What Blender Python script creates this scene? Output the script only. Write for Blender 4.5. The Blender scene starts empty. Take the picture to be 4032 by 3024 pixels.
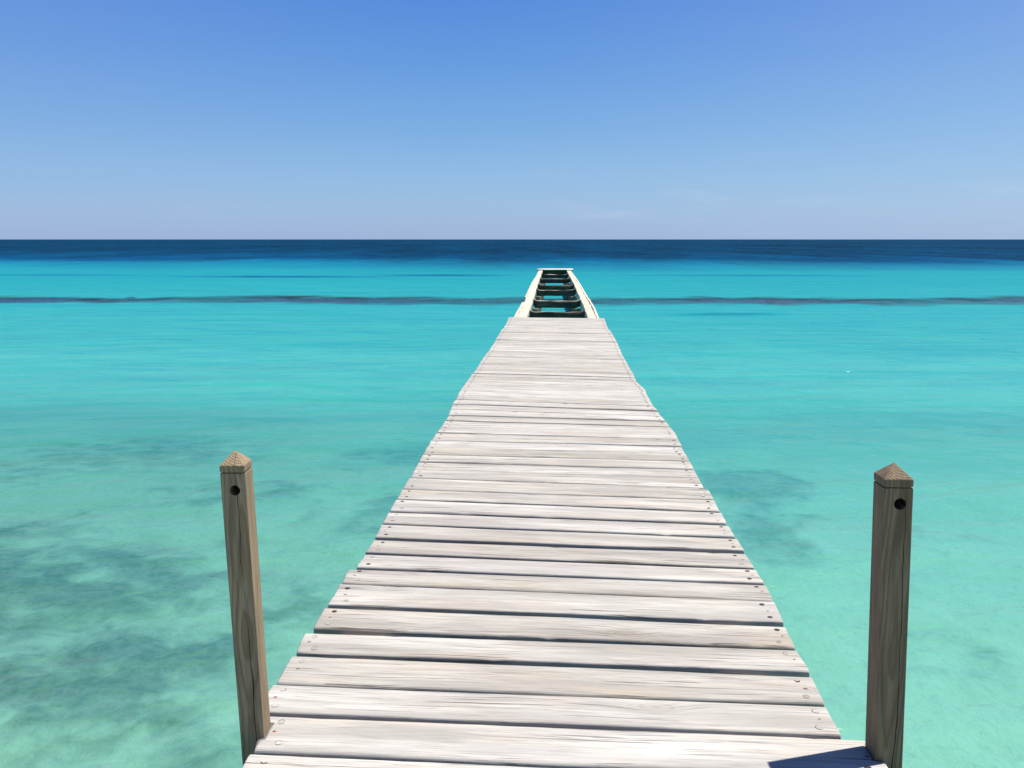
import bpy, bmesh, math, random
from mathutils import Vector, noise

random.seed(7)
R = math.radians
scene = bpy.context.scene
COL = scene.collection

# ------------------------------------------------------------------ camera
cam_d = bpy.data.cameras.new("camera")
cam = bpy.data.objects.new("camera", cam_d)
COL.objects.link(cam)
cam_d.sensor_width = 36.0
cam_d.lens = 3378.0 / 4032.0 * 36.0
cam_d.clip_start = 0.05
cam_d.clip_end = 60000.0
cam.location = (0.06, 0.0, 2.6)
cam.rotation_euler = (R(90 - 9.57), 0.0, R(3.137))
scene.camera = cam

# ------------------------------------------------------------------ sky, sun, exposure
SUN_EL, SUN_AZ = 70.5, 70.3          # azimuth clockwise from +Y (out to sea)
EXPOSURE = 0.95
world = bpy.data.worlds.new("World")
scene.world = world
world.use_nodes = True
wn, wl = world.node_tree.nodes, world.node_tree.links
wn.clear()
w_out = wn.new("ShaderNodeOutputWorld")
w_bg = wn.new("ShaderNodeBackground")
sky = wn.new("ShaderNodeTexSky")
sky.sky_type = 'NISHITA'
sky.sun_disc = False
sky.sun_elevation = R(SUN_EL)
sky.sun_rotation = R(SUN_AZ)
sky.altitude = 0.0
sky.air_density = 1.0
sky.dust_density = 0.3
sky.ozone_density = 3.0
# clear-air gradient by elevation (saturated tropical blue, paler low down), whiter towards the sun's side
def lin(c): return tuple(((v / 255 + 0.055) / 1.055) ** 2.4 for v in c) + (1.0,)
w_tc = wn.new("ShaderNodeTexCoord")
w_sep = wn.new("ShaderNodeSeparateXYZ")
wl.new(w_tc.outputs["Generated"], w_sep.inputs[0])
w_ramp = wn.new("ShaderNodeValToRGB")
_st = ((0.0, (151, 179, 224)), (0.035, (151, 187, 228)), (0.07, (140, 186, 231)), (0.125, (118, 172, 230)), (0.19, (97, 154, 227)), (0.255, (80, 137, 224)), (0.45, (58, 106, 196)), (1.0, (34, 68, 140)))
_e = w_ramp.color_ramp.elements
while len(_e) < len(_st): _e.new(0.5)
for i, (p, c) in enumerate(_st):
    _e[i].position = p; _e[i].color = lin(c)
wl.new(w_sep.outputs[2], w_ramp.inputs[0])
w_side = wn.new("ShaderNodeMapRange"); w_side.interpolation_type = 'SMOOTHSTEP'
for i, q in enumerate((-0.15, 0.75, 0.0, 0.22)): w_side.inputs[i + 1].default_value = q
wl.new(w_sep.outputs[0], w_side.inputs[0])
w_left = wn.new("ShaderNodeMapRange"); w_left.interpolation_type = 'SMOOTHSTEP'
for i, q in enumerate((-0.1, -0.6, 0.0, 0.16)): w_left.inputs[i + 1].default_value = q
wl.new(w_sep.outputs[0], w_left.inputs[0])
def wmix(fac, a, b):
    m = wn.new("ShaderNodeMix"); m.data_type = 'RGBA'
    for sock, v in ((m.inputs[0], fac), (m.inputs[6], a), (m.inputs[7], b)):
        if isinstance(v, bpy.types.NodeSocket): wl.new(v, sock)
        else: sock.default_value = v
    return m.outputs[2]
w_c = wmix(w_side.outputs[0], w_ramp.outputs[0], (0.62, 0.78, 1.0, 1))
w_c = wmix(w_left.outputs[0], w_c, (0.28, 0.40, 0.78, 1))
# faint high wisps low over the sea
w_map = wn.new("ShaderNodeMapping"); w_map.inputs["Scale"].default_value = (9.0, 9.0, 60.0)
w_map.inputs["Rotation"].default_value = (0.0, 0.12, 0.0)
wl.new(w_tc.outputs["Generated"], w_map.inputs[0])
w_no = wn.new("ShaderNodeTexNoise"); w_no.inputs["Scale"].default_value = 1.0; w_no.inputs["Detail"].default_value = 6.0
wl.new(w_map.outputs[0], w_no.inputs["Vector"])
w_nr = wn.new("ShaderNodeMapRange")
for i, q in enumerate((0.54, 0.78, 0.0, 0.22)): w_nr.inputs[i + 1].default_value = q
wl.new(w_no.outputs["Fac"], w_nr.inputs[0])
w_band = wn.new("ShaderNodeMapRange"); w_band.interpolation_type = 'SMOOTHSTEP'
for i, q in enumerate((0.11, 0.045, 0.0, 1.0)): w_band.inputs[i + 1].default_value = q
wl.new(w_sep.outputs[2], w_band.inputs[0])
w_mul = wn.new("ShaderNodeMath"); w_mul.operation = 'MULTIPLY'
w_rt = wn.new("ShaderNodeMapRange"); w_rt.interpolation_type = 'SMOOTHSTEP'
for i, q in enumerate((-0.12, 0.06, 0.15, 1.0)): w_rt.inputs[i + 1].default_value = q
wl.new(w_sep.outputs[0], w_rt.inputs[0])
w_m0 = wn.new("ShaderNodeMath"); w_m0.operation = 'MULTIPLY'
wl.new(w_nr.outputs[0], w_m0.inputs[0]); wl.new(w_rt.outputs[0], w_m0.inputs[1])
wl.new(w_m0.outputs[0], w_mul.inputs[0]); wl.new(w_band.outputs[0], w_mul.inputs[1])
w_c = wmix(w_mul.outputs[0], w_c, (0.62, 0.72, 0.92, 1))
w_gain = wn.new("ShaderNodeVectorMath"); w_gain.operation = 'SCALE'
w_gain.inputs["Scale"].default_value = 0.92 / 2 ** EXPOSURE / 0.10
wl.new(w_c, w_gain.inputs[0])
w_fin = wmix(0.08, w_gain.outputs[0], sky.outputs[0])
w_bg.inputs["Strength"].default_value = 0.10
wl.new(w_fin, w_bg.inputs["Color"])
wl.new(w_bg.outputs[0], w_out.inputs["Surface"])

sun_d = bpy.data.lights.new("sun", 'SUN')
sun = bpy.data.objects.new("sun", sun_d)
COL.objects.link(sun)
sun_d.energy = 4.2
sun_d.angle = R(0.5)
sun_d.color = (1.0, 0.945, 0.865)
_d = Vector((math.sin(R(SUN_AZ)) * math.cos(R(SUN_EL)), math.cos(R(SUN_AZ)) * math.cos(R(SUN_EL)), math.sin(R(SUN_EL))))
sun.rotation_euler = _d.to_track_quat('Z', 'Y').to_euler()
sun.location = (20, 10, 40)

scene.view_settings.view_transform = 'Standard'
scene.view_settings.look = 'None'
scene.view_settings.exposure = EXPOSURE
scene.view_settings.gamma = 1.0

# ------------------------------------------------------------------ helpers
def tag(o, label=None, cat=None, group=None, kind=None):
    if label: o["label"] = label
    if cat: o["category"] = cat
    if group: o["group"] = group
    if kind: o["kind"] = kind
    return o

def empty(name, loc=(0, 0, 0)):
    o = bpy.data.objects.new(name, None)
    o.empty_display_size = 0.2
    o.location = loc
    COL.objects.link(o)
    return o

class MB:
    """collects faces with uv, a per-face tone and a material slot; links them as one mesh object"""
    def __init__(self):
        self.v, self.f, self.uv, self.tone, self.mi = [], [], [], [], []
    def add(self, verts, faces, uvs, tone=0.5, mi=0):
        b = len(self.v)
        self.v += [tuple(p) for p in verts]
        for fc in faces:
            self.f.append([b + i for i in fc])
            self.uv.append([uvs[i] for i in fc])
            self.tone.append(tone)
            self.mi.append(mi)
    def build(self, name, mats, parent=None, smooth=True, origin=(0, 0, 0)):
        me = bpy.data.meshes.new(name)
        ox, oy, oz = origin
        me.from_pydata([(x - ox, y - oy, z - oz) for x, y, z in self.v], [], self.f)
        uvl = me.uv_layers.new(name="UVMap")
        k = 0
        flat = []
        for u in self.uv:
            for a in u: flat += [a[0], a[1]]
        uvl.data.foreach_set("uv", flat)
        at = me.attributes.new("tone", 'FLOAT', 'FACE')
        at.data.foreach_set("value", self.tone)
        for m in mats: me.materials.append(m)
        me.polygons.foreach_set("material_index", self.mi)
        me.polygons.foreach_set("use_smooth", [smooth] * len(self.f))
        me.update()
        o = bpy.data.objects.new(name, me)
        COL.objects.link(o)
        o.location = origin
        if parent: o.parent = parent
        return o

def N(x, y=0.0, z=0.0):
    return noise.noise(Vector((x, y, z)))

# ------------------------------------------------------------------ node helpers
class NT:
    def __init__(self, name):
        self.m = bpy.data.materials.new(name)
        self.m.use_nodes = True
        self.t = self.m.node_tree
        self.t.nodes.clear()
        self.out = self.n("ShaderNodeOutputMaterial")
    def n(self, kind, **kw):
        x = self.t.nodes.new(kind)
        for k, v in kw.items(): setattr(x, k, v)
        return x
    def put(self, sock, val):
        if isinstance(val, bpy.types.NodeSocket): self.t.links.new(val, sock)
        elif val is not None: sock.default_value = val
    def math(self, op, a, b=None, c=None, clamp=False):
        x = self.n("ShaderNodeMath", operation=op, use_clamp=clamp)
        self.put(x.inputs[0], a); self.put(x.inputs[1], b)
        if c is not None: self.put(x.inputs[2], c)
        return x.outputs[0]
    def comb(self, x, y, z):
        c = self.n("ShaderNodeCombineXYZ")
        self.put(c.inputs[0], x); self.put(c.inputs[1], y); self.put(c.inputs[2], z)
        return c.outputs[0]
    def sep(self, v):
        s = self.n("ShaderNodeSeparateXYZ"); self.put(s.inputs[0], v); return s.outputs
    def noise(self, vec, scale=1.0, detail=3.0, rough=0.5, dist=0.0):
        x = self.n("ShaderNodeTexNoise")
        self.put(x.inputs["Vector"], vec); self.put(x.inputs["Scale"], scale); self.put(x.inputs["Detail"], detail)
        self.put(x.inputs["Roughness"], rough); self.put(x.inputs["Distortion"], dist)
        return x.outputs["Fac"]
    def ramp(self, fac, stops, interp='LINEAR'):
        x = self.n("ShaderNodeValToRGB")
        x.color_ramp.interpolation = interp
        e = x.color_ramp.elements
        while len(e) < len(stops): e.new(0.5)
        for i, (p, c) in enumerate(stops):
            e[i].position = p
            e[i].color = (c, c, c, 1) if isinstance(c, (int, float)) else (*c, 1)
        self.put(x.inputs[0], fac)
        return x.outputs[0]
    def mr(self, v, a, b, c=0.0, d=1.0, smooth=False):
        x = self.n("ShaderNodeMapRange")
        x.clamp = True
        if smooth: x.interpolation_type = 'SMOOTHSTEP'
        self.put(x.inputs[0], v)
        for i, q in enumerate((a, b, c, d)): self.put(x.inputs[i + 1], q)
        return x.outputs[0]
    def mix(self, fac, a, b, blend='MIX'):
        x = self.n("ShaderNodeMix", data_type='RGBA', blend_type=blend)
        self.put(x.inputs[0], fac)
        self.put(x.inputs[6], a if isinstance(a, bpy.types.NodeSocket) else (*a, 1))
        self.put(x.inputs[7], b if isinstance(b, bpy.types.NodeSocket) else (*b, 1))
        return x.outputs[2]
    def bump(self, h, dist, strength=1.0, normal=None):
        x = self.n("ShaderNodeBump")
        self.put(x.inputs["Strength"], strength); self.put(x.inputs["Distance"], dist); self.put(x.inputs["Height"], h)
        if normal is not None: self.put(x.inputs["Normal"], normal)
        return x.outputs[0]
    def principled(self, color, rough=0.8, normal=None, spec=0.3):
        p = self.n("ShaderNodeBsdfPrincipled")
        self.put(p.inputs["Base Color"], color if isinstance(color, bpy.types.NodeSocket) else (*color, 1))
        self.put(p.inputs["Roughness"], rough)
        self.put(p.inputs["Specular IOR Level"], spec)
        if normal is not None: self.put(p.inputs["Normal"], normal)
        self.t.links.new(p.outputs[0], self.out.inputs[0])
        return p

# ------------------------------------------------------------------ materials
def weathered_wood(name, pale, grey, tan, gain=1.0, moss=None):
    t = NT(name)
    uv = t.n("ShaderNodeUVMap"); uv.uv_map = "UVMap"
    a = t.n("ShaderNodeAttribute", attribute_name="tone")
    tone = a.outputs["Fac"]
    u, v, _ = t.sep(uv.outputs[0])
    pid = t.math('MULTIPLY', tone, 97.0)
    # sparse knots bend the grain round them
    kv = t.comb(t.math('MULTIPLY', u, 1.7), t.math('MULTIPLY', v, 4.2), pid)
    vor = t.n("ShaderNodeTexVoronoi", feature='F1'); t.put(vor.inputs["Vector"], kv); vor.inputs["Scale"].default_value = 1.0
    kd = vor.outputs["Distance"]
    kc = t.sep(vor.outputs["Color"])[0]
    has = t.math('GREATER_THAN', kc, 0.55)
    near = t.math('MULTIPLY', t.mr(kd, 0.0, 0.36, 1.0, 0.0, True), has)
    v2 = t.math('ADD', v, t.math('MULTIPLY', near, 0.035))
    wob = t.noise(t.comb(t.math('MULTIPLY', u, 1.1), t.math('MULTIPLY', v, 3.0), pid), 1.0, 2.0)
    v2 = t.math('ADD', v2, t.math('MULTIPLY', wob, 0.05))
    fine = t.noise(t.comb(t.math('MULTIPLY', u, 5.0), t.math('MULTIPLY', v2, 250.0), pid), 1.0, 4.0, 0.65)
    mid = t.noise(t.comb(t.math('MULTIPLY', u, 1.6), t.math('MULTIPLY', v2, 48.0), pid), 1.0, 4.0, 0.6)
    broad = t.noise(t.comb(t.math('MULTIPLY', u, 1.0), t.math('MULTIPLY', v, 9.0), pid), 1.0, 3.0, 0.55)
    blot = t.noise(t.comb(t.math('MULTIPLY', u, 1.5), t.math('MULTIPLY', v, 8.0), t.math('ADD', pid, 31.0)), 1.0, 5.0, 0.6)
    col = t.mix(t.mr(broad, 0.36, 0.66), grey, pale)
    col = t.mix(t.math('MULTIPLY', t.mr(blot, 0.50, 0.72), 0.75), col, tan)
    col = t.mix(t.math('MULTIPLY', t.mr(mid, 0.48, 0.64), 0.62), col, grey)
    col = t.mix(t.math('MULTIPLY', t.mr(fine, 0.50, 0.64), 0.6), col, tuple(c * 0.62 for c in grey))
    # hairline splits along the grain
    crack = t.noise(t.comb(t.math('MULTIPLY', u, 2.2), t.math('MULTIPLY', v2, 120.0), t.math('ADD', pid, 11.0)), 1.0, 3.0, 0.5)
    patch = t.noise(t.comb(t.math('MULTIPLY', u, 1.5), t.math('MULTIPLY', v, 6.0), t.math('ADD', pid, 57.0)), 1.0, 2.0)
    cm = t.math('MULTIPLY', t.mr(crack, 0.62, 0.68), t.mr(patch, 0.40, 0.56))
    col = t.mix(t.math('MULTIPLY', cm, 0.8), col, (0.12, 0.095, 0.075))
    # knot rings and hearts
    ring = t.math('SINE', t.math('MULTIPLY', t.math('ADD', kd, t.math('MULTIPLY', blot, 0.12)), 115.0))
    km = t.math('MULTIPLY', t.math('MULTIPLY', t.mr(kd, 0.09, 0.20, 1.0, 0.0), has), t.mr(ring, -0.2, 0.9, 0.15, 0.6))
    col = t.mix(km, col, tuple(c * 0.55 for c in tan))
    heart = t.math('MULTIPLY', t.math('MULTIPLY', t.mr(t.math('ADD', kd, t.math('MULTIPLY', blot, 0.06)), 0.055, 0.085, 1.0, 0.0), t.math('GREATER_THAN', kc, 0.72)), t.mr(fine, 0.42, 0.52))
    col = t.mix(heart, col, (0.13, 0.09, 0.065))
    if moss:
        mm = t.noise(t.comb(t.math('MULTIPLY', u, 3.0), t.math('MULTIPLY', v, 9.0), pid), 1.0, 6.0, 0.65)
        col = t.mix(t.mr(mm, 0.42, 0.62), col, moss)
    # board to board difference
    lil = t.noise(t.comb(t.math('MULTIPLY', u, 0.9), t.math('MULTIPLY', v, 10.0), t.math('ADD', pid, 71.0)), 1.0, 4.0, 0.6)
    col = t.mix(t.math('MULTIPLY', t.mr(lil, 0.52, 0.68), 0.55), col, (grey[0] * 0.95, grey[1] * 0.965, grey[2] * 1.03))
    hair = t.noise(t.comb(t.math('MULTIPLY', u, 1.3), t.math('MULTIPLY', v2, 330.0), t.math('ADD', pid, 5.0)), 1.0, 1.0, 0.5)
    hm = t.math('MULTIPLY', t.mr(hair, 0.70, 0.74), t.mr(lil, 0.35, 0.60))
    col = t.mix(t.math('MULTIPLY', hm, 0.7), col, (0.13, 0.105, 0.09))
    hv = t.n("ShaderNodeTexWhiteNoise", noise_dimensions='1D'); t.put(hv.inputs["W"], pid)
    br = t.mr(hv.outputs["Value"], 0.0, 1.0, 0.66 * gain, 0.82 * gain)
    hs = t.n("ShaderNodeHueSaturation"); t.put(hs.inputs["Value"], br); t.put(hs.inputs["Color"], col)
    t.put(hs.inputs["Saturation"], t.mr(hv.outputs["Value"], 0.0, 1.0, 1.25, 0.8))
    h = t.math('ADD', t.math('MULTIPLY', fine, 0.6), t.math('MULTIPLY', mid, 0.6))
    h = t.math('SUBTRACT', h, t.math('MULTIPLY', cm, 1.2))
    h = t.math('SUBTRACT', h, t.math('MULTIPLY', heart, 0.8))
    t.principled(hs.outputs[0], 0.82, t.bump(h, 0.0032, 0.9), 0.2)
    return t.m

M_DECK = weathered_wood("bleached_planks", (0.630, 0.612, 0.558), (0.392, 0.370, 0.335), (0.575, 0.495, 0.395))
M_FRAME = weathered_wood("bleached_beams", (0.74, 0.70, 0.60), (0.60, 0.54, 0.44), (0.62, 0.54, 0.42), 1.1)
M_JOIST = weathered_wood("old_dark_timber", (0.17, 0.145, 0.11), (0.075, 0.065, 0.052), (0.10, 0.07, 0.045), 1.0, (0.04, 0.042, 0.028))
M_PILE = weathered_wood("pile_timber", (0.28, 0.27, 0.20), (0.16, 0.16, 0.12), (0.22, 0.2, 0.13), 1.0, (0.10, 0.13, 0.07))

def simple(name, col, rough, var=0.25, scale=60.0, metal=0.0):
    t = NT(name)
    tc = t.n("ShaderNodeTexCoord")
    n = t.noise(tc.outputs["Object"], scale, 4.0, 0.6)
    c = t.mix(n, tuple(x * (1 - var) for x in col), tuple(min(1, x * (1 + var)) for x in col))
    p = t.principled(c, rough, t.bump(n, 0.001, 0.5))
    p.inputs["Metallic"].default_value = metal
    return t.m
M_HOLE_SHADE = simple("peg_hole_shade", (0.035, 0.028, 0.024), 0.9)  # shade inside the peg holes, painted as flat dark discs
M_PLUG = simple("pale_wood_plug", (0.40, 0.375, 0.34), 0.8, 0.3, 120)
M_RUST = simple("rusty_nail", (0.20, 0.065, 0.03), 0.9, 0.6, 200)
M_STEEL = simple("grey_nail", (0.16, 0.13, 0.12), 0.6, 0.4, 200)

def post_wood(name, pith, tint, seed):
    t = NT(name)
    tc = t.n("ShaderNodeTexCoord")
    x, y, z = t.sep(tc.outputs["Object"])
    lo = t.noise(t.comb(t.math('MULTIPLY', x, 3.0), t.math('MULTIPLY', y, 3.0), t.math('MULTIPLY', z, 2.1)), 1.0, 2.0, 0.5)
    dx = t.math('SUBTRACT', x, t.math('ADD', pith[0], t.math('MULTIPLY', t.math('SUBTRACT', lo, 0.5), 0.024)))
    dy = t.math('SUBTRACT', y, t.math('ADD', pith[1], t.math('MULTIPLY', t.math('SUBTRACT', t.noise(t.comb(0.0, seed, t.math('MULTIPLY', z, 1.9)), 1.0, 1.0), 0.5), 0.042)))
    r = t.math('SQRT', t.math('ADD', t.math('MULTIPLY', dx, dx), t.math('MULTIPLY', dy, dy)))
    wob = t.noise(t.comb(t.math('MULTIPLY', x, 30.0), t.math('MULTIPLY', y, 30.0), t.math('MULTIPLY', z, 2.5)), 1.0, 3.0)
    r = t.math('ADD', r, t.math('MULTIPLY', wob, 0.007))
    ring = t.math('FRACT', t.math('MULTIPLY', r, 150.0))
    late = t.math('MULTIPLY', t.mr(ring, 0.35, 0.88, 0.0, 1.0, True), t.mr(ring, 0.90, 1.0, 1.0, 0.0))
    fib = t.noise(t.comb(t.math('MULTIPLY', x, 230.0), t.math('MULTIPLY', y, 230.0), t.math('MULTIPLY', z, 5.0)), 1.0, 4.0, 0.7)
    weather = t.noise(t.comb(t.math('MULTIPLY', x, 26.0), t.math('MULTIPLY', y, 26.0), t.math('MULTIPLY', z, 2.6)), 1.0, 4.0, 0.6)
    early = t.mix(t.mr(weather, 0.35, 0.65), tuple(c * q for c, q in zip(tint, (1.12, 1.06, 0.92))), tuple(c * q for c, q in zip(tint, (0.62, 0.60, 0.58))))
    col = t.mix(t.math('MULTIPLY', late, 0.72), early, (tint[0] * 0.52, tint[1] * 0.42, tint[2] * 0.33))
    col = t.mix(t.math('MULTIPLY', t.mr(fib, 0.46, 0.64), 0.6), col, tuple(c * 0.42 for c in tint))
    # drying check wandering down the seaward-facing side
    path = t.math('ADD', t.math('MULTIPLY', t.math('SUBTRACT', t.noise(t.comb(seed, 3.0, t.math('MULTIPLY', z, 3.5)), 1.0, 3.0), 0.5), 0.035), t.math('MULTIPLY', t.math('SUBTRACT', 0.85, z), 0.025))
    cw = t.noise(t.comb(7.0, seed, t.math('MULTIPLY', z, 5.0)), 1.0, 2.0)
    ck = t.math('LESS_THAN', t.math('ABSOLUTE', t.math('SUBTRACT', x, t.math('SUBTRACT', path, 0.004))), t.mr(cw, 0.35, 0.7, 0.0002, 0.0023))
    ck = t.math('MULTIPLY', ck, t.math('LESS_THAN', y, 0.0))
    col = t.mix(ck, col, (0.03, 0.024, 0.02))
    h = t.math('SUBTRACT', t.math('ADD', t.math('MULTIPLY', late, 0.5), t.math('MULTIPLY', fib, 0.6)), t.math('MULTIPLY', ck, 2.0))
    t.principled(col, 0.75, t.bump(h, 0.0016, 0.9), 0.2)
    return t.m

# ------------------------------------------------------------------ seabed and water
def depth_at(x, y):
    """still-water depth in metres"""
    yy = y + 3.0 * N(x * 0.045, y * 0.03, 4.0) * min(1.0, max(0.0, (y - 8) / 20))
    pts = ((-20, 0.3), (2, 0.55), (6, 0.70), (12, 0.92), (16, 1.2), (22, 1.62), (35, 1.9), (72, 2.3), (88, 3.2), (105, 4.4), (130, 6.0), (175, 9.0), (250, 14.0), (400, 40.0), (1e6, 40.0))
    if y > 60: yy = y + 9.0 * N(x * 0.018, y * 0.02, 9.0) + 3 * N(x * 0.07, y * 0.07, 2.0) + 0.09 * x
    d = 0.3
    for (a, da), (b, db) in zip(pts, pts[1:]):
        if a <= yy <= b:
            d = da + (db - da) * (yy - a) / (b - a)
            break
    return d

def reef_y(x):
    return 38.4 + (0.075 * x if x > 0 else 0.012 * x) + 1.3 * N(x * 0.11, 3.3) + 0.5 * N(x * 0.4, 8.1)

# rock and weed patches seen through the water close in: x, y, radius across, radius along, height
PATCH = [(-4.9, 7.7, 1.7, 1.1, 1.0), (-3.3, 5.9, 1.1, 0.75, 1.0), (-6.6, 8.6, 1.4, 1.2, 0.8), (-2.3, 7.3, 0.5, 0.55, 0.8), (-7.0, 14.2, 2.0, 1.6, 0.75), (-2.5, 14.6, 1.0, 1.6, 0.8),
         (-9.0, 12.2, 1.8, 1.2, 0.6), (-4.4, 11.4, 1.6, 0.9, 0.55), (-2.4, 5.0, 0.6, 0.35, 0.7), (-4.6, 5.6, 0.7, 0.4, 0.8), (-2.1, 10.4, 0.6, 1.5, 0.6),
         (2.85, 12.2, 0.85, 1.4, 1.05), (2.5, 9.8, 0.55, 0.9, 0.8), (3.3, 6.7, 0.5, 0.45, 0.45), (4.3, 10.0, 0.8, 0.5, 0.35)]

def rock_mask(x, y):
    m = 0.0
    wx = x + 0.45 * N(x * 1.3, y * 1.3, 1.0) + 0.18 * N(x * 4.0, y * 4.0, 2.0)
    wy = y + 0.45 * N(x * 1.3, y * 1.3, 5.0) + 0.18 * N(x * 4.0, y * 4.0, 6.0)
    for (px, py, rx, ry, h) in PATCH:
        q = ((wx - px) / rx) ** 2 + ((wy - py) / ry) ** 2
        if q < 4.0: m = max(m, h * max(0.0, 1.2 - q / 1.6) * (0.85 + 0.55 * N(x * 2.1, y * 2.6, 3.0)))
    if x < 0:      # loose rubble over most of the shallows on this side
        b = max(0.0, min(1.0, (-0.4 - x) / 1.4)) * max(0.0, min(1.0, (13.0 - y) / 6.0))
        m = max(m, b * (0.40 + 0.34 * N(x * 1.1, y * 1.6, 12.0)))
    return min(1.1, m)

def steps(lo, fine_lo, fine_hi, hi, fine, grow):
    c = [fine_lo]
    while c[-1] < fine_hi: c.append(c[-1] + fine)
    s = fine
    while c[-1] < hi:
        s *= grow; c.append(min(hi, c[-1] + s))
    s = fine
    left = [fine_lo]
    while left[-1] > lo:
        s *= grow; left.append(max(lo, left[-1] - s))
    return left[:0:-1] + c

def sheet(name, xs, ys, zf, attrs, mat):
    nx, ny = len(xs), len(ys)
    v, vals = [], {k: [] for k in attrs}
    for y in ys:
        for x in xs:
            v.append((x, y, zf(x, y)))
            for k, fn in attrs.items(): vals[k].append(fn(x, y))
    f = [(j * nx + i, j * nx + i + 1, (j + 1) * nx + i + 1, (j + 1) * nx + i) for j in range(ny - 1) for i in range(nx - 1)]
    me = bpy.data.meshes.new(name)
    me.from_pydata(v, [], f)
    for k in attrs:
        at = me.attributes.new(k, 'FLOAT', 'POINT')
        at.data.foreach_set("value", vals[k])
    me.materials.append(mat)
    me.polygons.foreach_set("use_smooth", [True] * len(f))
    me.update()
    o = bpy.data.objects.new(name, me)
    COL.objects.link(o)
    return o

# seabed: pale sand with low weedy rock
t = NT("sandy_seabed")
geo = t.n("ShaderNodeNewGeometry")
pos = geo.outputs["Position"]
ra = t.n("ShaderNodeAttribute", attribute_name="rock").outputs["Fac"]
n1 = t.noise(pos, 1.6, 6.0, 0.62)
n2 = t.noise(pos, 9.0, 5.0, 0.6)
sand = t.mix(n1, (0.50, 0.45, 0.32), (0.78, 0.72, 0.56))
sand = t.mix(t.math('MULTIPLY', t.mr(n2, 0.55, 0.7), 0.35), sand, (0.36, 0.34, 0.22))
rock = t.mix(t.mr(n2, 0.38, 0.62), (0.045, 0.040, 0.028), (0.22, 0.175, 0.115))
rm = t.math('ADD', ra, t.math('MULTIPLY', t.math('SUBTRACT', t.noise(pos, 2.1, 8.0, 0.60, 0.5), 0.5), 1.7))
rm = t.mr(rm, 0.12, 1.0, 0.0, 0.82, True)
t.principled(t.mix(rm, sand, rock), 0.9, t.bump(n2, 0.05, 0.8), 0.1)
M_BED = t.m

def bed_z(x, y):
    m = rock_mask(x, y) if (-14 < x < 8 and 2 < y < 18) else 0.0
    return -depth_at(x, y) + m * (0.06 + 0.06 * N(x * 5, y * 5, 7.0)) + 0.025 * N(x * 1.7, y * 2.3, 1.0)
bed = sheet("seabed", steps(-30000, -11, 7, 30000, 0.13, 1.3), steps(-60, 3, 17, 30000, 0.13, 1.25), bed_z,
            {"rock": lambda x, y: rock_mask(x, y) if (-14 < x < 8 and 2 < y < 18) else 0.0}, M_BED)
tag(bed, kind="structure")

# water: clear at the edge, milky turquoise over sand, deep blue beyond the drop-off
t = NT("sea_water")
geo = t.n("ShaderNodeNewGeometry")
px, py, pz = t.sep(geo.outputs["Position"])
dep = t.n("ShaderNodeAttribute", attribute_name="depth").outputs["Fac"]
dep0 = t.n("ShaderNodeAttribute", attribute_name="sand_depth").outputs["Fac"]
def rot(ax, ay, ang):
    ca, sa = math.cos(R(ang)), math.sin(R(ang))
    xx = t.math('ADD', t.math('MULTIPLY', px, ca * ax), t.math('MULTIPLY', py, sa * ax))
    yy = t.math('ADD', t.math('MULTIPLY', px, -sa * ay), t.math('MULTIPLY', py, ca * ay))
    return t.comb(xx, yy, 0.0)
big = t.noise(rot(0.16, 0.42, 8), 1.0, 3.0, 0.5, 0.3)
med = t.noise(rot(0.75, 1.7, 14), 1.0, 4.0, 0.48, 0.1)
sml = t.noise(rot(3.2, 6.5, 20), 1.0, 3.0, 0.42, 0.05)
chop = t.noise(rot(9.0, 16.0, -12), 1.0, 1.0, 0.4, 0.0)
far_big = t.noise(rot(0.03, 0.11, 5), 1.0, 4.0, 0.6)
streak = t.noise(rot(0.22, 0.75, 6), 1.0, 7.0, 0.68, 0.3)
h = t.math('MULTIPLY', big, 0.42)
def ridge(n): return t.math('SUBTRACT', 1.0, t.math('ABSOLUTE', t.math('SUBTRACT', t.math('MULTIPLY', n, 2.0), 1.0)))
h = t.math('ADD', h, t.math('MULTIPLY', med, 0.145))
h = t.math('ADD', h, t.math('MULTIPLY', t.math('POWER', ridge(med), 1.6), 0.028))
h = t.math('ADD', h, t.math('MULTIPLY', sml, 0.024))
h = t.math('ADD', h, t.math('MULTIPLY', t.math('POWER', ridge(sml), 1.5), 0.0045))
h = t.math('ADD', h, t.math('MULTIPLY', chop, 0.003))
nrm = t.bump(h, 1.0, 1.0)
# colour of the water body by depth (turbidity over pale sand), with slow drifts of milkier water
deepn = t.noise(rot(0.045, 0.015, 4), 1.0, 7.0, 0.72)
dd = t.math('ADD', dep0, t.math('MULTIPLY', t.math('SUBTRACT', far_big, 0.5), 0.35))
dd = t.math('ADD', dd, t.math('MULTIPLY', t.math('SUBTRACT', deepn, 0.5), t.mr(dep0, 2.2, 4.5, 0.0, 5.5)))
body = t.ramp(t.math('DIVIDE', dd, 10.0), [(0.0, (0.056, 0.160, 0.128)), (0.07, (0.056, 0.300, 0.275)), (0.11, (0.054, 0.385, 0.335)), (0.16, (0.022, 0.265, 0.250)), (0.205, (0.006, 0.205, 0.222)),
                                           (0.27, (0.0010, 0.140, 0.195)), (0.36, (0.0008, 0.088, 0.165)), (0.52, (0.0004, 0.024, 0.085)), (0.9, (0.0003, 0.007, 0.040)), (1.0, (0.0003, 0.007, 0.038))])
body = t.mix(t.math('MULTIPLY', t.mr(streak, 0.40, 0.62), 0.50), body, t.mix(0.55, body, (0.0, 0.16, 0.25)))
dn = t.math('ADD', t.math('MULTIPLY', t.noise(rot(0.06, 0.010, 2), 1.0, 6.0, 0.7), 0.6), t.math('MULTIPLY', t.noise(rot(0.012, 0.004, -2), 1.0, 5.0, 0.7), 0.4))
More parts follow.
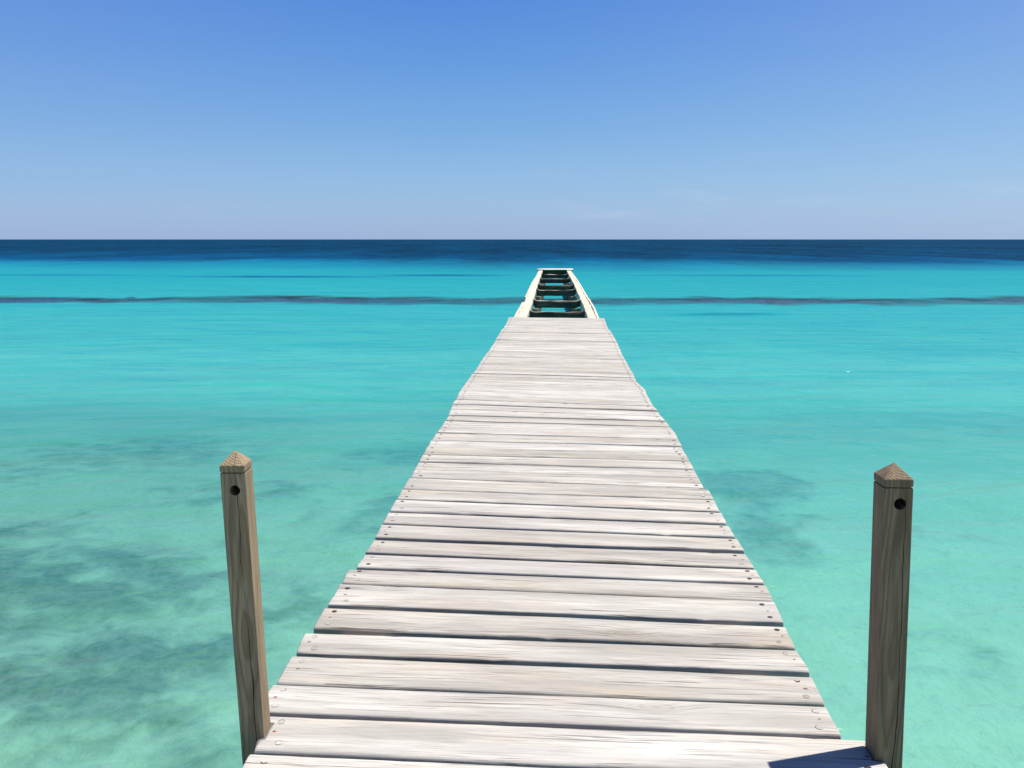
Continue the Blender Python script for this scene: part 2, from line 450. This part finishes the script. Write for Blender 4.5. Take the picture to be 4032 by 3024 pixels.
stir = t.mr(t.math('ADD', px, t.math('MULTIPLY', t.math('SUBTRACT', far_big, 0.5), 5.0)), -5.0, 1.2, 0.64, 1.0, True)   # clearer, less stirred-up water on one side
stir = t.math('ADD', stir, t.mr(dep0, 0.76, 1.05, 0.0, 0.40))
stir = t.math('MINIMUM', stir, 1.0)
body = t.mix(1.0, body, t.comb(t.math('ADD', 0.12, t.math('MULTIPLY', stir, 0.88)), stir, t.math('POWER', stir, 1.15)), 'MULTIPLY')
lane = t.math('ADD', 1.0, t.math('MULTIPLY', t.math('SUBTRACT', t.mr(dn, 0.42, 0.58, 0.62, 1.25), 1.0), t.mr(dep0, 2.2, 4.0)))
body = t.mix(1.0, body, t.comb(lane, lane, lane), 'MULTIPLY')
dif = t.n("ShaderNodeBsdfDiffuse"); t.put(dif.inputs[0], body)
t.put(dif.inputs["Normal"], nrm)
tr = t.n("ShaderNodeBsdfTransparent")
t.put(tr.inputs[0], t.ramp(t.math('DIVIDE', dep, 3.0), [(0.0, (0.95, 1.0, 0.98)), (0.2, (0.63, 0.93, 0.90)), (0.5, (0.35, 0.9, 0.86)), (1.0, (0.1, 0.8, 0.85))]))
clear = t.math('EXPONENT', t.math('MULTIPLY', t.math('MULTIPLY', dep, t.math('ADD', t.math('MULTIPLY', dep, 0.80), 0.13)), -1.0))
m1 = t.n("ShaderNodeMixShader"); t.put(m1.inputs[0], clear)
t.put(m1.inputs[1], dif.outputs[0]); t.put(m1.inputs[2], tr.outputs[0])
gl = t.n("ShaderNodeBsdfGlossy"); t.put(gl.inputs["Roughness"], 0.17); t.put(gl.inputs["Color"], (1, 1, 1, 1)); t.put(gl.inputs["Normal"], nrm)
# wind-roughened sea: reflection climbs to a modest share at grazing angles instead of a mirror's
lw = t.n("ShaderNodeLayerWeight"); lw.inputs[0].default_value = 0.5; t.put(lw.inputs["Normal"], nrm)
fz = t.math('POWER', lw.outputs["Facing"], 3.0)
fz = t.math('MULTIPLY', t.math('MINIMUM', fz, 0.62), t.math('MULTIPLY', t.mr(dep0, 1.4, 2.1, 0.36, 0.15), t.mr(dep0, 2.2, 5.0, 1.0, 0.22)))
fr = t.math('ADD', fz, 0.018)
m2 = t.n("ShaderNodeMixShader"); t.put(m2.inputs[0], fr)
t.put(m2.inputs[1], m1.outputs[0]); t.put(m2.inputs[2], gl.outputs[0])
t.t.links.new(m2.outputs[0], t.out.inputs[0])
M_WATER = t.m

def water_depth(x, y, over_reef):
    d = depth_at(x, y)
    if over_reef and 30 < y < 50:
        w = 2.3 + 1.2 * N(x * 0.13, 6.0) + 0.7 * N(x * 0.5, 2.5)
        q = (y - reef_y(x) + 1.7 - 0.9 * N(x * 0.7, y * 0.7, 4.0)) / w
        d = d + (0.20 - d) * math.exp(-q ** 4) * max(0.82, min(1.0, 0.95 + 0.8 * N(x * 0.16, 3.0, 8.0) + 0.5 * N(x * 0.6, y * 0.8, 8.0)))
    # thin weed beds farther out show as darker, slightly bluer water
    for (wx, wy, rx, ry, a) in ((-19.5, 60.0, 6.5, 1.6, 2.2), (-8.5, 63.0, 4.0, 1.6, 2.0), (14, 64, 8, 1.5, 1.0), (-38, 62, 7, 1.6, 1.0), (5.6, 30.5, 2.2, 0.7, 1.0)):
        q = ((x - wx + 1.2 * N(x * 0.4, y * 0.4)) / rx) ** 2 + ((y - wy + 0.5 * N(x * 0.6, 9.0)) / ry) ** 2
        if q < 4: d += a * math.exp(-q * 1.5)
    return d
water = sheet("sea", steps(-30000, -48, 48, 30000, 0.6, 1.15), steps(-60, 0, 72, 40000, 0.3, 1.06), lambda x, y: 0.0,
              {"depth": lambda x, y: water_depth(x, y, True), "sand_depth": lambda x, y: water_depth(x, y, False)}, M_WATER)
tag(water, kind="structure")

# the reef: a long low bank of dark rock just under the surface, a few heads above it
t = NT("reef_rock")
geo = t.n("ShaderNodeNewGeometry")
n1 = t.noise(geo.outputs["Position"], 1.1, 6.0, 0.65)
n2 = t.noise(geo.outputs["Position"], 0.35, 4.0, 0.6)
c = t.mix(t.mr(n1, 0.35, 0.65), (0.001, 0.014, 0.055), (0.003, 0.034, 0.100))
c = t.mix(t.math('MULTIPLY', t.mr(n2, 0.5, 0.68), 0.4), c, (0.020, 0.020, 0.028))
t.principled(c, 0.75, t.bump(n1, 0.25, 1.0), 0.3)
M_REEF = t.m
def reef():
    v, f = [], []
    xs = [-75 + 0.22 * i for i in range(682)]
    qs = [-8.0 + 0.2 * j for j in range(71)]
    for x in xs:
        cy = reef_y(x)
        w = 2.9 + 1.2 * N(x * 0.13, 6.0) + 0.7 * N(x * 0.5, 2.5)
        for q in qs:
            y = cy + q
            s = math.exp(-((q - 0.9 * N(x * 0.7, y * 0.7, 4.0)) / (w + (2.0 if q < 0 else 0.0))) ** 4)
            top = -0.11 + 0.08 * N(x * 0.17, 2.0) + 0.16 * N(x * 0.7, y * 0.9, 3.0) + 0.12 * N(x * 1.9, y * 2.4, 5.0)
            d = depth_at(x, y) + 0.9
            v.append((x, y, -d + (d + top) * s))
    m = len(qs)
    for i in range(len(xs) - 1):
        for j in range(m - 1):
            f.append((i * m + j, (i + 1) * m + j, (i + 1) * m + j + 1, i * m + j + 1))
    me = bpy.data.meshes.new("reef")
    me.from_pydata(v, [], f)
    me.materials.append(M_REEF)
    me.polygons.foreach_set("use_smooth", [True] * len(f))
    me.update()
    o = bpy.data.objects.new("reef", me)
    COL.objects.link(o)
    return o
tag(reef(), "long dark rocky reef just breaking the surface beyond the decking", "reef")

# ------------------------------------------------------------------ the jetty
DECK = 1.0
jetty = empty("wooden_jetty", (0, 0, 0))
tag(jetty, "long bleached plank jetty running out to sea, its far end stripped to bare beams", "jetty")

deck = MB()
T = 0.040
def disc(mb, x, y, z, r, mi, squash=1.0, n=14, ragged=0.0, ang=0.0, uv0=(0.0, 0.0), tone=None):
    pts, uv = [(x, y, z)], [uv0]
    for i in range(n):
        a = 2 * math.pi * i / n
        rr = r * (1 + ragged * random.uniform(-1, 1))
        ex, ey = rr * math.cos(a), rr * squash * math.sin(a)
        pts.append((x + ex * math.cos(ang) - ey * math.sin(ang), y + ex * math.sin(ang) + ey * math.cos(ang), z)); uv.append((uv0[0] + ex, uv0[1] + ey))
    mb.add(pts, [(0, 1 + i, 1 + (i + 1) % n) for i in range(n)], uv, random.random() if tone is None else tone, mi)

PLANK_N = [0]
def plank(FL, NL, FR, NR, endL=None, endR=None, pegs=True, near=False):
    """one board: four top corners (far/near, left/right), eased edges, slightly cupped and wandering"""
    k = PLANK_N[0]; PLANK_N[0] += 1
    tone = random.random()
    s = k * 3.7
    z0 = DECK + random.uniform(-0.004, 0.003)
    tiltv = random.uniform(-0.004, 0.004)
    rr = random.uniform(0.005, 0.011)
    W = 0.5 * ((FL[1] - NL[1]) + (FR[1] - NR[1]))
    e = rr / W
    prof = [(0.0, -T), (0.0, -T * 0.55), (0.0, -rr * 1.1), (e * 0.28, -rr * 0.42), (e, -rr * 0.10), (e * 1.9, 0.0)]
    tops = [0.5] if not (endL or endR) else [0.16 + 0.04 * i for i in range(18)]
    if not (endL or endR): tops = [0.22, 0.36, 0.5, 0.64, 0.78]
    prof += [(q, 0.0) for q in tops if e * 1.9 < q < 1 - e * 1.9]
    prof += [(1 - e * 1.9, 0.0), (1 - e, -rr * 0.10), (1 - e * 0.28, -rr * 0.42), (1.0, -rr * 1.1), (1.0, -T * 0.55), (1.0, -T)]
    us = [0, 0.0015, 0.004] + [0.02 + 0.96 * i / 46 for i in range(47)] + [0.996, 0.9985, 1]
    m = len(prof)
    V, UV = [], []
    cup = random.uniform(-0.0025, 0.002)
    chips = [(random.random(), random.choice((0, 1)), random.uniform(0.008, 0.03), random.uniform(0.002, 0.006)) for _ in range(random.choice((0, 1, 1, 2, 2)))]
    for iu, u in enumerate(us):
        drop = 0.004 if iu in (0, len(us) - 1) else (0.0012 if iu in (1, len(us) - 2) else 0.0)
        for (q, dz) in prof:
            xl = endL(q) if endL else FL[0] * q + NL[0] * (1 - q)
            xr = endR(q) if endR else FR[0] * q + NR[0] * (1 - q)
            xl += 0.003 * N(q * 3 + s, 1.7) ; xr += 0.003 * N(q * 3 + s, 5.7)
            x = xl + (xr - xl) * u
            uy = (x - FL[0]) / (FR[0] - FL[0])
            yf = FL[1] + (FR[1] - FL[1]) * uy
            yn = NL[1] + (NR[1] - NL[1]) * uy
            edge = 0.0
            if q < 0.12: edge = 0.0022 * N(x * 2.2 + s, 0.3) + 0.0014 * N(x * 11 + s, 0.9)
            if q > 0.88: edge = 0.0022 * N(x * 2.2 + s, 4.3) + 0.0014 * N(x * 11 + s, 6.9)
            y = yn + (yf - yn) * q + edge
            z = z0 + dz + tiltv * (q - 0.5) * 2 + cup * (1 - (2 * q - 1) ** 2) + 0.0022 * N(x * 1.6 + s, q * 2.0) 
            if dz > -0.02: z -= drop
            for (cu, side, cw, cd) in chips:
                if abs(u - cu) < cw and (q < 0.10 if side == 0 else q > 0.90) and dz > -0.02:
                    z -= cd * (1 - abs(u - cu) / cw)
            V.append((x, y, z))
            UV.append((x, q * W + (abs(dz) if q < 0.5 else -abs(dz)) * (1 if dz < -rr else 0)))
    F = []
    n = len(us)
    for i in range(n - 1):
        for j in range(m - 1):
            F.append((i * m + j, (i + 1) * m + j, (i + 1) * m + j + 1, i * m + j + 1))
        F.append((i * m + m - 1, (i + 1) * m + m - 1, (i + 1) * m, i * m))
    F.append(tuple(range(m)))
    F.append(tuple((n - 1) * m + j for j in reversed(range(m))))
    deck.add(V, F, UV, tone, 0)
    if not pegs: return
    for side in (0, 1):
        for q in (0.80, 0.20):
            xl = FL[0] * q + NL[0] * (1 - q); xr = FR[0] * q + NR[0] * (1 - q)
            off = random.uniform(0.040, 0.062)
            x = xl + off + (0.010 if q < 0.5 else 0.0) if side == 0 else xr - off
            uy = (x - FL[0]) / (FR[0] - FL[0])
            yc = (NL[1] + (NR[1] - NL[1]) * uy) * (1 - q) + (FL[1] + (FR[1] - FL[1]) * uy) * q
            zt = z0 + tiltv * (q - 0.5) * 2 + cup * (1 - (2 * q - 1) ** 2) + 0.0022 * N(x * 1.6 + s, q * 2.0) + 0.0009
            midband = 3.9 < yc < 13
            kind = random.random()
            r = random.uniform(0.0100, 0.0125)
            if kind < (0.62 if midband else 0.22):
                disc(deck, x, yc, zt, r, 1, random.uniform(0.8, 1.0), ragged=0.05)
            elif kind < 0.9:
                disc(deck, x, yc, zt, r, 1, ragged=0.03)  # dark disc under the offset plug paints a crescent of shade
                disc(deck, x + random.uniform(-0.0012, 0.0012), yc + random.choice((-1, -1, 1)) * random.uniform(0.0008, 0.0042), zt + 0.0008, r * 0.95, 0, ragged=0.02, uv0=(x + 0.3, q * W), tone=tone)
        q = 0.5
        x = (FL[0] * q + NL[0] * (1 - q)) + random.uniform(0.035, 0.055) if side == 0 else (FR[0] * q + NR[0] * (1 - q)) - random.uniform(0.03, 0.05)
        uy = (x - FL[0]) / (FR[0] - FL[0])
        yc = 0.5 * (NL[1] + (NR[1] - NL[1]) * uy + FL[1] + (FR[1] - FL[1]) * uy)
        zt = z0 + cup + 0.0022 * N(x * 1.6 + s, 1.0) + 0.0009
        if random.random() < 0.85:
            disc(deck, x, yc, zt, random.uniform(0.005, 0.009), 3 if random.random() < (0.75 if yc < 4.2 else 0.35) else 4, 0.6, n=11, ragged=0.4)

def C(*c): return c
# boards measured from the near end outwards: far-left, near-left, far-right, near-right
yl, yr = 2.433, 2.395
k = 0
while yl > -3.0:                       # boards under and behind the viewer
    w = random.uniform(0.180, 0.188); g = random.uniform(0.010, 0.018)
    plank((-0.905, yl), (-0.903, yl - w), (1.068, yr), (1.070, yr - w))
    yl -= w + g; yr -= w + g
def L1(q):                             # board cut round both posts
    y = 2.456 + q * 0.2
    return -0.899 if y < 2.512 else (-0.8855 if y < 2.609 else -0.942)
def R1(q):
    y = 2.420 + q * 0.2
    return 1.086 if y < 2.497 else (1.053 if y < 2.592 else 1.072)
plank((-0.91, 2.657), (-0.90, 2.456), (1.070, 2.6214), (1.066, 2.4207), L1, R1)
rows = [
 ((-0.970,2.852),(-0.965,2.668),(0.999,2.810),(0.994,2.630)), ((-0.969,3.077),(-0.965,2.880),(1.012,3.021),(1.005,2.846)),
 ((-0.978,3.276),(-0.960,3.101),(1.013,3.234),(1.013,3.058)), ((-0.962,3.528),(-0.960,3.336),(1.022,3.447),(1.015,3.264)),
 ((-0.958,3.766),(-0.955,3.556),(1.032,3.676),(1.025,3.482)), ((-0.962,3.968),(-0.951,3.786),(1.041,3.883),(1.029,3.692)),
 ((-0.928,4.179),(-0.930,3.989),(1.036,4.077),(1.040,3.899)), ((-0.931,4.398),(-0.933,4.208),(1.034,4.300),(1.039,4.101)),
 ((-0.939,4.642),(-0.930,4.424),(1.039,4.515),(1.035,4.327)), ((-0.943,4.876),(-0.938,4.673),(1.036,4.744),(1.032,4.550)),
 ((-0.948,5.131),(-0.943,4.910),(1.037,4.974),(1.030,4.784)), ((-0.948,5.335),(-0.944,5.150),(1.037,5.206),(1.031,5.003)),
 ((-0.945,5.600),(-0.945,5.358),(1.040,5.460),(1.036,5.234)), ((-0.945,5.804),(-0.941,5.630),(1.018,5.696),(1.016,5.486)),
 ((-0.953,6.036),(-0.947,5.825),(1.021,5.932),(1.017,5.724)), ((-0.958,6.263),(-0.953,6.058),(1.025,6.168),(1.022,5.949)),
 ((-0.961,6.494),(-0.956,6.286),(1.026,6.383),(1.026,6.189)), ((-0.966,6.728),(-0.959,6.519),(1.031,6.615),(1.026,6.407)),
 ((-0.959,6.988),(-0.959,6.747),(1.039,6.855),(1.035,6.661)), ((-0.949,7.215),(-0.957,7.035),(1.040,7.103),(1.038,6.879)),
 ((-0.950,7.475),(-0.949,7.243),(1.031,7.324),(1.041,7.142)), ((-0.953,7.729),(-0.947,7.509),(1.023,7.557),(1.031,7.346)),
 ((-0.966,8.008),(-0.954,7.761),(1.011,7.773),(1.017,7.587)), ((-0.983,8.272),(-0.967,8.030),(1.003,8.028),(1.005,7.804)),
 ((-0.979,8.546),(-0.985,8.298),(0.988,8.278),(1.006,8.069)),
]
def R14(q): return 1.038 if q < 0.86 else 0.985
def R19(q): return 1.029 if (q < 0.45 or q > 0.9) else 0.995
def L26(q): return -0.983 + 0.02 * max(0, 0.3 - q)
for i, r in enumerate(rows):
    plank(*r, endL=(lambda q, a=r: a[0][0] * q + a[1][0] * (1 - q)) if i in (12, 17) else None, endR={12: R14, 17: R19}.get(i))
def interp(tab, y):
    for (a, va), (b, vb) in zip(tab, tab[1:]):
        if a <= y <= b: return va + (vb - va) * (y - a) / (b - a)
    return tab[-1][1] if y > tab[-1][0] else tab[0][1]
LX = [(8.55,-0.979),(9.1,-0.995),(9.5,-0.984),(9.98,-0.987),(10.28,-0.975),(10.6,-0.963),(11.0,-0.973),(11.7,-0.968),(12.3,-0.960),(12.6,-0.955),(13.4,-0.952),(14.0,-0.967),(14.5,-0.960),(15.2,-0.968),(15.8,-0.951),(16.9,-0.962),(17.9,-0.986)]
RX = [(8.28,0.988),(8.85,0.984),(9.1,0.994),(9.4,0.987),(9.6,0.962),(9.8,0.950),(10.4,0.962),(10.85,0.957),(11.8,0.953),(12.6,0.963),(13.2,0.972),(13.9,0.982),(14.4,0.974),(15.1,0.975),(15.5,0.952),(16.7,0.971),(17.7,0.988)]
nfar = 44
yl, yr = 8.556, 8.290
dl, dr = (17.876 - yl) / nfar, (17.740 - yr) / nfar
for i in range(nfar):
    j = random.uniform(-0.012, 0.012) if i < nfar - 1 else 0.0
    g = random.choice((0.007, 0.010, 0.014, 0.018, 0.026))
    fl, fr = 8.556 + dl * (i + 1) + j, 8.290 + dr * (i + 1) + j
    plank((interp(LX, fl) + random.uniform(-0.003, 0.003), fl - g), (interp(LX, yl), yl), (interp(RX, fr) + random.uniform(-0.003, 0.003), fr - g), (interp(RX, yr), yr))
    yl, yr = fl, fr
deck.build("plank_decking", [M_DECK, M_HOLE_SHADE, M_PLUG, M_RUST, M_STEEL], jetty)

# beams
def beam_path(mb, pts, w, d, z, tone, rag=0.004, seed=0.0, step=0.35, edge=0.010, top_mi=0):
    """a timber following (x, y, dz) points; w across, d deep, top at z"""
    L = [0.0]
    for a, b in zip(pts, pts[1:]): L.append(L[-1] + math.dist(a, b))
    n = max(2, int(L[-1] / step))
    prof = [(-0.5, -d), (-0.5, -edge), (-0.5 + edge / w * 0.4, -edge * 0.3), (-0.5 + edge / w, 0), (-0.2, 0), (0.0, 0), (0.2, 0), (0.5 - edge / w, 0), (0.5 - edge / w * 0.4, -edge * 0.3), (0.5, -edge), (0.5, -d)]
    V, UV = [], []
    for i in range(n + 1):
        s = L[-1] * i / n
        for j in range(len(L) - 1):
            if L[j] <= s <= L[j + 1] + 1e-6:
                q = (s - L[j]) / (L[j + 1] - L[j]); a, b = Vector(pts[j]), Vector(pts[j + 1]); break
        p = a.lerp(b, q)
        dirn = (b - a); dirn.z = 0; dirn.normalize()
        nx = Vector((dirn.y, -dirn.x, 0))
        for (c, dz) in prof:
            off = c * w + rag * N(s * 1.3 + seed, c * 4) + rag * 0.6 * N(s * 5.0 + seed, c * 3, 2.0)
            zz = z + p.z + dz + (rag * 0.9 * N(s * 2.0 + seed, c * 5.0, 7.0) if dz > -d * 0.5 else 0)
            V.append((p.x + nx.x * off, p.y + nx.y * off, zz)); UV.append((s, c * w + (dz if c < 0 else -dz) * 0.999))
    m = len(prof)
    F = []
    for i in range(n):
        for j in range(m - 1): F.append((i * m + j, i * m + j + 1, (i + 1) * m + j + 1, (i + 1) * m + j))
        F.append((i * m + m - 1, i * m, (i + 1) * m, (i + 1) * m + m - 1))
    F.append(tuple(reversed(range(m)))); F.append(tuple(n * m + j for j in range(m)))
    b = len(mb.mi)
    mb.add(V, F, UV, tone)
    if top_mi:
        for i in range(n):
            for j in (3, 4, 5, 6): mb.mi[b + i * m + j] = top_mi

STR_Z = 0.955
def one_beam(name, pts, w, d, z, mat, **kw):
    mb = MB()
    beam_path(mb, pts, w, d, z, random.random(), **kw)
    return mb.build(name, mat if isinstance(mat, list) else [mat], jetty)
LPTS = [(-0.72, -3.0, 0), (-0.735, 10, 0), (-0.745, 18.4, 0), (-0.755, 22, 0.0), (-0.80, 27, 0.004), (-0.85, 32, 0), (-0.90, 39, 0.0), (-0.945, 46.36, 0)]
RPTS = [(0.78, -3.0, 0), (0.77, 10, 0), (0.765, 18.3, 0), (0.765, 22, 0), (0.725, 27, 0.0), (0.70, 32, 0.004), (0.62, 39, 0), (0.545, 46.36, 0)]
one_beam("stringer", LPTS, 0.215, 0.26, STR_Z, M_FRAME, rag=0.012, seed=3.1)
one_beam("stringer", RPTS, 0.185, 0.26, STR_Z, M_FRAME, rag=0.012, seed=8.4)
one_beam("edge_strip", [(0.885, 17.9, 0), (0.90, 20.5, 0), (0.895, 23, 0), (0.845, 26.5, 0), (0.835, 30, 0), (0.79, 35, 0), (0.71, 41, 0), (0.655, 46.2, 0)], 0.045, 0.16, STR_Z + 0.012, M_FRAME, rag=0.012, seed=5.0, edge=0.006)
one_beam("edge_strip", [(-0.885, 17.9, 0), (-0.895, 20, 0), (-0.90, 23, 0)], 0.055, 0.16, STR_Z - 0.008, M_FRAME, rag=0.010, seed=1.0, edge=0.006)
one_beam("edge_strip", [(-0.915, 25.0, 0), (-0.95, 29, 0), (-0.985, 33, 0), (-1.0, 37.5, 0)], 0.05, 0.16, STR_Z - 0.012, M_FRAME, rag=0.010, seed=2.0, edge=0.006)

def joist(y, xl, xr, dark=True, bare=True):
    pts = []
    n = 9
    for i in range(n):
        q = i / (n - 1)
        sag = -0.035 if bare else -0.03
        lift = 0.055 * math.exp(-((q) / 0.055) ** 2) + 0.055 * math.exp(-((1 - q) / 0.055) ** 2) if bare else 0
        pts.append((xl + (xr - xl) * q, y + 0.03 * N(y, q), sag + lift))
    pts2 = []
    # finer ends so that the worn tops curl up to the stringers
    for q in (0, 0.02, 0.05, 0.09, 0.14, 0.3, 0.5, 0.7, 0.86, 0.91, 0.95, 0.98, 1):
        lift = 0.06 * (math.exp(-(q / 0.06) ** 2) + math.exp(-((1 - q) / 0.06) ** 2)) if bare else 0
        pts2.append((xl + (xr - xl) * q, y, -0.05 + lift + (0.02 * N(q * 6, y) if bare else 0)))
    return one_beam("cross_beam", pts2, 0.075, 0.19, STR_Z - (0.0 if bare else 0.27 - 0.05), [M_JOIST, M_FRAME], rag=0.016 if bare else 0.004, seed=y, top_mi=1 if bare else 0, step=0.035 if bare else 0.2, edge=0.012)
for y in (20.3, 24.0, 29.2, 32.3, 37.7, 42.4):
    xl = interp([(a[1], a[0]) for a in LPTS], y) + 0.085; xr = interp([(a[1], a[0]) for a in RPTS], y) - 0.075
    joist(y, xl, xr)
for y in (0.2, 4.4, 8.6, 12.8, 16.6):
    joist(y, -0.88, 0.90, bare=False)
# piles under the cross beams
def pile(x, y, r, top):
    mb = MB()
    zs = [-3.6, -1.8, -0.9, -0.4, 0.0, 0.25, 0.5, top - 0.02, top]
    n = 18
    V, UV, F = [], [], []
    for j, z in enumerate(zs):
        for i in range(n):
            a = 2 * math.pi * i / n
            rr = r * (1 + 0.07 * N(math.cos(a) * 1.5 + x * 9, math.sin(a) * 1.5 + y, z * 1.3)) * (0.93 if j == len(zs) - 1 else 1.0)
            V.append((x + rr * math.cos(a), y + rr * math.sin(a), z)); UV.append((z, a * r))
    for j in range(len(zs) - 1):
        for i in range(n):
            F.append((j * n + i, j * n + (i + 1) % n, (j + 1) * n + (i + 1) % n, (j + 1) * n + i))
    F.append(tuple((len(zs) - 1) * n + i for i in range(n)))
    mb.add(V, F, UV, random.random())
    return mb.build("pile", [M_PILE], jetty)
for y in (4.4, 8.6, 12.8, 16.6, 20.3, 24.0, 29.2, 32.3, 37.7, 42.4, 46.0):
    cl = interp([(a[1], a[0]) for a in LPTS], y); cr = interp([(a[1], a[0]) for a in RPTS], y)
    top = 0.68
    pile(cl + (0.16 if y > 18 else 0.10), y + 0.17, 0.115, top); pile(cr - (0.16 if y > 18 else 0.10), y + 0.17, 0.115, top)
# the boards left across the far end, and the beam they sit on
mb = MB()
for (a, b) in ((46.35, 47.05), (47.08, 47.8)):
    beam_path(mb, [(-1.14, 0.5 * (a + b), 0), (-0.2, 0.5 * (a + b), 0.003), (0.80, 0.5 * (a + b), 0)], b - a, 0.042, 1.012, random.random(), rag=0.006, seed=a)
mb.build("end_platform", [M_FRAME], jetty)
one_beam("cross_beam", [(-1.10, 46.44, 0), (0.76, 46.44, 0)], 0.10, 0.22, STR_Z + 0.012, M_JOIST, rag=0.005, seed=4.4)  # beam kept dark and widened to paint in the platform's shaded front

# ------------------------------------------------------------------ the two posts
def post(base, top, sx, sy, yaw, z_eave_lo, z_eave_hi, z_apex, hole_fx, hole_z, hole_r, mat, label):
    root = empty("timber_post", (base[0], base[1], -1.0))
    tag(root, label, "post", "square timber posts at the near end of the jetty")
    lean = math.atan2(top[0] - base[0], z_eave_hi)
    def P(x, y, z):     # z measured from deck level, in the post's own frame
        c, s = math.cos(yaw), math.sin(yaw)
        return Vector((c * x - s * y + z * math.tan(lean), s * x + c * y, z))
    def mk(name, verts, faces, cut=None):
        me = bpy.data.meshes.new(name)
        me.from_pydata([tuple(v) for v in verts], [], faces)
        bm = bmesh.new(); bm.from_mesh(me)
        bmesh.ops.recalc_face_normals(bm, faces=bm.faces)
        bmesh.ops.bevel(bm, geom=[e for e in bm.edges if e.calc_face_angle(0) > 0.3], offset=0.0028, segments=2, affect='EDGES', profile=0.6)
        bm.to_mesh(me); bm.free()
        me.materials.append(mat)
        o = bpy.data.objects.new(name, me)
        COL.objects.link(o)
        o.parent = root
        o.location = (0, 0, 1.0 + DECK)
        return o
    hx, hy = sx / 2, sy / 2
    def loft(levels):
        V, F = [], []
        for (z, k, ox) in levels:
            for (cx, cy) in ((-1, -1), (1, -1), (1, 1), (-1, 1)):
                V.append(P(cx * hx * k + ox, cy * hy * k, z))
        for j in range(len(levels) - 1):
            for i in range(4):
                F.append((j * 4 + i, j * 4 + (i + 1) % 4, (j + 1) * 4 + (i + 1) % 4, (j + 1) * 4 + i))
        F.append((3, 2, 1, 0))
        return V, F
    # shaft up to the saw kerf, with a narrower neck inside the kerf
    V, F = loft([(-2.2, 1, 0), (z_eave_lo - 0.0034, 1, 0), (z_eave_lo - 0.0034, 0.88, 0), (z_eave_lo + 0.002, 0.88, 0)])
    F.append((12, 13, 14, 15))
    shaft = mk("shaft", V, F)
    # bored hole through the face towards the viewer
    n = 28
    cx = -hx + hole_fx * sx
    cv, cf = [], []
    for (yy) in (-hy - 0.02, hy * 0.7):
        for i in range(n):
            a = 2 * math.pi * i / n
            cv.append(P(cx + hole_r * math.cos(a), yy, hole_z + hole_r * math.sin(a)))
    for i in range(n): cf.append((i, (i + 1) % n, n + (i + 1) % n, n + i))
    cf.append(tuple(range(n))); cf.append(tuple(reversed(range(n, 2 * n))))
    me = bpy.data.meshes.new("cutter"); me.from_pydata([tuple(v) for v in cv], [], cf)
    bm = bmesh.new(); bm.from_mesh(me); bmesh.ops.recalc_face_normals(bm, faces=bm.faces); bm.to_mesh(me); bm.free()
    cut = bpy.data.objects.new("cutter", me); COL.objects.link(cut)
    cut.parent = root; cut.location = shaft.location
    mod = shaft.modifiers.new("bore", 'BOOLEAN'); mod.operation = 'DIFFERENCE'; mod.object = cut; mod.solver = 'EXACT'
    bpy.context.view_layer.update()
    dg = bpy.context.evaluated_depsgraph_get()
    new = bpy.data.meshes.new_from_object(shaft.evaluated_get(dg))
    shaft.modifiers.clear(); shaft.data = new
    if not new.materials: new.materials.append(mat)
    bpy.data.objects.remove(cut)
    # pyramid-topped cap above the kerf
    V, F = loft([(z_eave_lo, 1.0, 0), (z_eave_hi, 1.0, 0), (z_apex - 0.002, 0.05, 0)])
    F.append((8, 9, 10, 11))
    mk("cap", V, F)
    return root
M_POSTL = post_wood("post_timber_pale", (0.004, 0.050), (0.33, 0.265, 0.18), 2.7)
M_POSTR = post_wood("post_timber_brown", (-0.012, 0.044), (0.23, 0.180, 0.125), 9.3)
post((-0.9300, 2.560), (-0.9475, 2.56), 0.078, 0.078, R(3.0), 0.889, 0.910, 0.951, 0.55, 0.831, 0.0165, M_POSTL,
     "square brown timber post with sunlit side face, rising left of the jetty's near end")
post((1.0985, 2.545), (1.0640, 2.545), 0.086, 0.080, R(2.5), 0.879, 0.902, 0.944, 0.56, 0.827, 0.018, M_POSTR,
     "square timber post in shade, casting a shadow on the jetty planks beside it")
